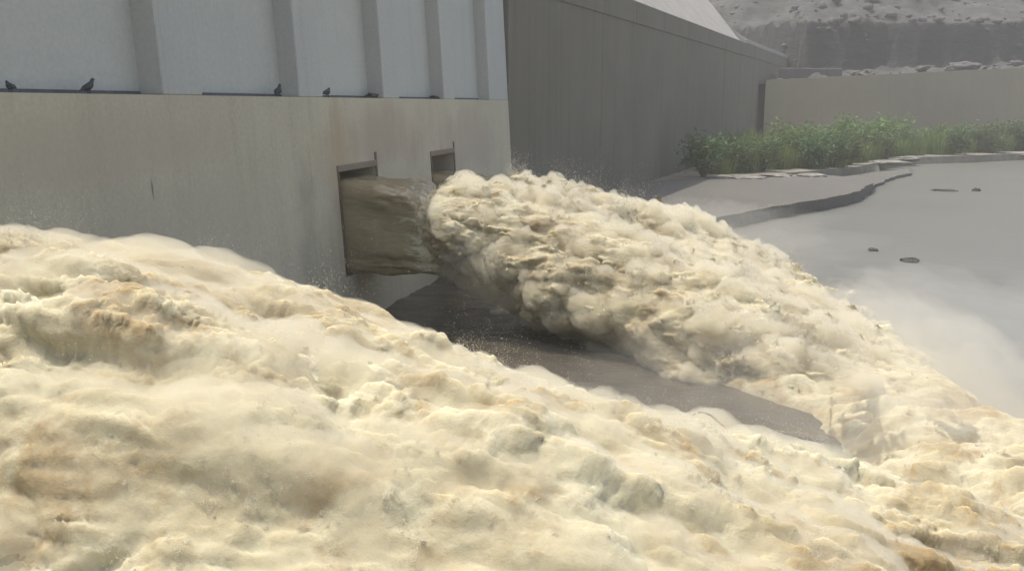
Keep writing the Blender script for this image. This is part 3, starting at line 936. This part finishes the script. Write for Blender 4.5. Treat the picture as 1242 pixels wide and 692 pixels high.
# ------------------------------------------------------------------ drift in the pool, pale stones on the bank
for (px, py, sz, lab) in [(1103, 316, (0.42, 0.3, 0.2), 'dark rounded lump in the calm grey water, darkest of the four'),
                          (1059, 303, (0.26, 0.2, 0.12), 'tiny dark lump in the calm grey water'),
                          (1146, 231, (1.2, 0.35, 0.16), 'long flat dark piece of drift in the calm water'),
                          (1184, 231, (0.4, 0.3, 0.24), 'short dark lump beside the long piece of drift')]:
    p = at(px, py, 0.05)
    lump('driftwood', (p.x, p.y, 0.04), sz, M['debris'], lab, 'debris', None, px * 0.1)
for i, (px, py, sx, lab) in enumerate([(905, 214, 2.0, 'long pale stone at the foot of the bushes on the slab edge'), (940, 212, 1.9, 'pale flat stone between the two other stones below the reeds'),
                               (983, 212, 1.7, 'pale flat stone on the slab end below the reeds'), (1078, 196, 2.6, 'wide pale stone at the water edge of the bank'),
                               (1100, 191, 1.9, 'pale stone just past the wide one on the bank edge'), (1232, 185, 3.0, 'pale stone at the bank edge below the far reeds')]):
    p = at(px, py, 1.1)
    lump('pale_stone', (p.x, p.y, 0.95), (sx, 1.1, 0.3), M['pale_stone'], lab, 'stone', None, i * 3.3 + 1)

# loose stones and a dark low wall above the tan wall
r = random.Random(5)
def ground_z(x, y):
    d = (Pt[:, 0] - x) ** 2 + (Pt[:, 1] - y) ** 2
    return Pt[d.argmin(), 2]
stone_meshes = []
for i in range(6):
    o = lump('stone', (0, 0, -500), (1, 0.8, 0.6), M['stone'], seed=i * 7.1)
    stone_meshes.append(o.data); bpy.data.objects.remove(o)
for i in range(46):
    y_ = r.uniform(161.5, 186); x_ = r.uniform(24, 78)
    o = link('stone', stone_meshes[i % 6])
    s = r.uniform(0.35, 1.0) * (1.4 if r.random() < 0.2 else 1)
    o.scale = (s * r.uniform(0.9, 1.8), s, s * r.uniform(0.7, 1.1)); o.rotation_euler = (0, 0, r.uniform(0, 6))
    y_ += (x_ - bw_a.x) * (dirb.y / dirb.x)
    o.location = (x_, y_, ground_z(x_, y_) + 0.15 * s)
    tag(o, 'loose grey stone on the rubble shelf above the tan wall', 'stone', 'loose stones above the tan wall')
lw = empty('low_wall', (0, 0, 0))
a = at_y(944, 92, 166); b = at_y(1022, 86, 166)
lw.location = (a.x, a.y, 11)
for i in range(4):
    x0 = (b.x - a.x) * i / 4; x1 = (b.x - a.x) * (i + 1) / 4
    v, f = box_geo(x0 + 0.03, x1 - 0.03, 0, 1.0, 0.0, 3.4 - 0.05 * i)
    link('wall_block', bevelled('wall_block', v, f, 0.08), M['cliff'], lw)
tag(lw, 'low dark wall of blocks above the corner of the tan wall', 'wall')
p = at_y(1168, 80, 178)
lump('dark_boulder', (p.x, p.y, p.z - 0.2), (2.6, 1.5, 0.9), M['cliff'], 'flat dark boulder on the rubble shelf above the tan wall', 'boulder', None, 3.0)

# ------------------------------------------------------------------ reeds and bushes
def reed_mesh(seed, n=260, rad=1.3, h=3.2):
    rr = random.Random(seed)
    v, f = [], []
    for i in range(n):
        a_ = rr.uniform(0, 6.283); q_ = rad * math.sqrt(rr.random())
        x, y_ = q_ * math.cos(a_), q_ * math.sin(a_)
        hh = h * rr.uniform(0.45, 1.0) * (1 - 0.3 * (q_ / rad) ** 2)
        lean = rr.uniform(0.05, 0.5) * hh * 0.6; la = a_ + rr.uniform(-0.9, 0.9)
        w = rr.uniform(0.03, 0.065)
        fa = rr.uniform(0, 3.14); wx, wy = math.cos(fa) * w, math.sin(fa) * w
        b = len(v)
        for t in (0, 0.4, 0.75):
            cx = x + math.cos(la) * lean * t * t; cy = y_ + math.sin(la) * lean * t * t; z = hh * (t - 0.12 * t * t)
            ww = 1 - 0.4 * t
            v += [(cx - wx * ww, cy - wy * ww, z), (cx + wx * ww, cy + wy * ww, z)]
        v.append((x + math.cos(la) * lean, y_ + math.sin(la) * lean, hh * 0.9))
        f += [(b, b + 1, b + 3, b + 2), (b + 2, b + 3, b + 5, b + 4), (b + 4, b + 5, b + 6)]
    return mesh_py('leaves', v, f)
def bush_meshes(seed, n=1500, rad=1.7, h=3.2):
    rr = random.Random(seed)
    v, f = [], []
    sv, sf = [], []
    tips = []
    for i in range(16):
        a_ = rr.uniform(0, 6.283); q_ = rad * rr.uniform(0.2, 0.8)
        tip = (q_ * math.cos(a_), q_ * math.sin(a_), h * rr.uniform(0.5, 0.92))
        v2, f2 = tube([(tip[0] * 0.1, tip[1] * 0.1, 0), (tip[0] * 0.55, tip[1] * 0.55, tip[2] * 0.55), tip], [0.05, 0.03, 0.012], 5)
        b = len(sv); sv += v2; sf += [tuple(k + b for k in q2) for q2 in f2]
        tips += [tip, tuple(c * 0.7 for c in tip), (tip[0] * 0.8, tip[1] * 0.8, tip[2] * 0.45)]
    for i in range(n):
        c = rr.choice(tips)
        g = 0.34 * rad
        x, y_, z = c[0] + rr.gauss(0, g * 0.6), c[1] + rr.gauss(0, g * 0.6), max(0.05, c[2] + rr.gauss(0, g * 0.5))
        s = rr.uniform(0.10, 0.22)
        d = Vector((rr.gauss(0, 1), rr.gauss(0, 1), rr.gauss(0.5, 0.7))).normalized()
        e = d.cross(Vector((rr.gauss(0, 1), rr.gauss(0, 1), rr.gauss(0, 1)))).normalized()
        p = Vector((x, y_, z)); b = len(v)
        v += [p - d * s, p + e * s * 0.45, p + d * s * 1.2, p - e * s * 0.45]
        f.append((b, b + 1, b + 2, b + 3))
    return mesh_py('foliage', v, f), mesh_py('stems', sv, sf)
reeds = [reed_mesh(k, 240 + 40 * (k % 3), 1.2 + 0.2 * (k % 3)) for k in range(5)]
bushes = [bush_meshes(50 + k, 1500 + 200 * (k % 3)) for k in range(8)]
def put_reed(px, py, s, label=None, group='reeds along the bank', lvl=1.0):
    p = at(px, py, lvl)
    o = link('reed_clump', reeds[r.randrange(5)], M['reed'])
    o.location = (p.x, p.y, lvl); o.rotation_euler = (0, 0, r.uniform(0, 6.28)); o.scale = (s * r.uniform(1, 1.4), s * r.uniform(1, 1.3), s)
    tag(o, label or 'green reed clump in the row along the bank before the tan wall', 'reeds', group)
def put_bush(px, py, s, label=None, group='bushes along the bank', lvl=1.0, light_b=False):
    p = at(px, py, lvl)
    fm, sm_ = bushes[r.randrange(4) + (4 if light_b else 0)]
    e = empty('bush', (p.x, p.y, lvl)); e.rotation_euler = (0, 0, r.uniform(0, 6.28)); e.scale = (s * r.uniform(1, 1.25), s * r.uniform(1, 1.25), s)
    fo = link('foliage', fm, None, e); fo.data = fm; light = light_b
    if not fm.materials: fm.materials.append(M['bush_light'] if light else M['bush']); link('stems', sm_, M['stem'], e)
    tag(e, label or 'dark green leafy bush among the reeds on the bank', 'bush', group)
put_bush(853, 215, 1.35, 'dark blue-green bush at the foot of the side wall, beside the slab', None)
for (px, py, s) in [(893, 210, 1.1), (925, 208, 1.1), (985, 205, 1.2), (1010, 203, 1.25), (1028, 200, 1.1), (1160, 188, 1.2), (1068, 194, 1.1), (1188, 185, 1.3), (1205, 186, 1.0), (1222, 184, 1.45), (1241, 184, 1.3)]:
    put_bush(px, py, s)
for i in range(17):
    px = 905 + i * 20 + r.uniform(-8, 8)
    base = np.interp(px, [835, 880, 990, 1080, 1110, 1242], [211, 209, 202, 191, 187.5, 183.5])
    put_bush(px, base - r.uniform(0, 5), r.uniform(1.0, 1.75), 'light green rounded bush among the reeds on the bank', 'light bushes along the bank', light_b=True)
for px in range(870, 1262, 9):
    base = np.interp(px, [835, 880, 990, 1080, 1110, 1242], [213, 211, 204, 192, 188.5, 184])
    put_reed(px + r.uniform(-5, 5), base + r.uniform(-3.5, 0), r.uniform(0.8, 1.45))
for px in range(880, 1262, 13):
    base = np.interp(px, [835, 880, 990, 1080, 1110, 1242], [203, 201, 196, 186, 183, 180])
    put_reed(px + r.uniform(-6, 6), base + r.uniform(-4, 0), r.uniform(1.1, 1.8))

# ------------------------------------------------------------------ the hazy air of the gorge
v, f = box_geo(-60, 260, -60, 460, -2.6, 150)
hz = link('haze', bevelled('haze', v, f, 0), mist_mat('haze_air', 0.0009, (0.94, 0.93, 0.89)))
hz['kind'] = 'stuff'

rr = np.random.default_rng(9)
ico = bmesh.new(); bmesh.ops.create_icosphere(ico, subdivisions=1, radius=1.0)
iv = np.array([v_.co[:] for v_ in ico.verts]); ifc = np.array([[v_.index for v_ in f_.verts] for f_ in ico.faces]); ico.free()
sel = Pt[(Pt[:, 1] - (Pt[:, 0] - bw_a.x) * (dirb.y / dirb.x) > 189) & (Pt[:, 0] < 120)]
cen = sel[rr.choice(len(sel), 2600)] + rr.normal(0, 0.7, (2600, 3)) * np.array([1, 1, 0.1])
VV, FF = [], []
for k, c in enumerate(cen):
    q_ = iv * (1 + rr.normal(0, 0.22, (len(iv), 1))) * (0.25 + 0.9 * rr.random() ** 3) * np.array([rr.uniform(0.8, 1.6), 1, rr.uniform(0.5, 1)])
    VV.append(q_ + c); FF.append(ifc + k * len(iv))
tag(link('rubble', mesh_np('rubble', np.concatenate(VV), np.concatenate(FF), smooth=False), M['stone']), kind='stuff')

bm = bmesh.new(); bmesh.ops.create_icosphere(bm, subdivisions=5, radius=1.0)
A = np.array([v_.co[:] for v_ in bm.verts])
dense_m = mist_mat('landing_spray', 0.11, (0.93, 0.90, 0.80))
dsm = mist_mat('drifting_spray', 0.032, (0.95, 0.93, 0.86))
for (sd, rad_, ctr) in ((17, (4.2, 11.5, 1.0), (19.0, 30.0, 0.5)), (19, (3.6, 9.0, 1.1), (20.5, 25.0, 0.4)), (5, (7.5, 13, 2.2), (22.5, 31.0, 0.4)), (8, (6.0, 6.5, 2.4), (14.0, 22.0, 0.4)), (11, (5.5, 5.0, 1.8), (13.0, 44.0, 2.2))):
    dd = 1 + 0.5 * fbm(A * 1.6 + sd, 5, 0.6)
    A2 = A * dd[:, None] * np.array(rad_) + np.array(ctr)
    for v_, c in zip(bm.verts, A2): v_.co = c
    me = bpy.data.meshes.new('mist'); bm.to_mesh(me); me.shade_smooth()
    o = link('mist', me, dsm if sd < 15 else dense_m, bo); o['kind'] = 'stuff'
bm.free()
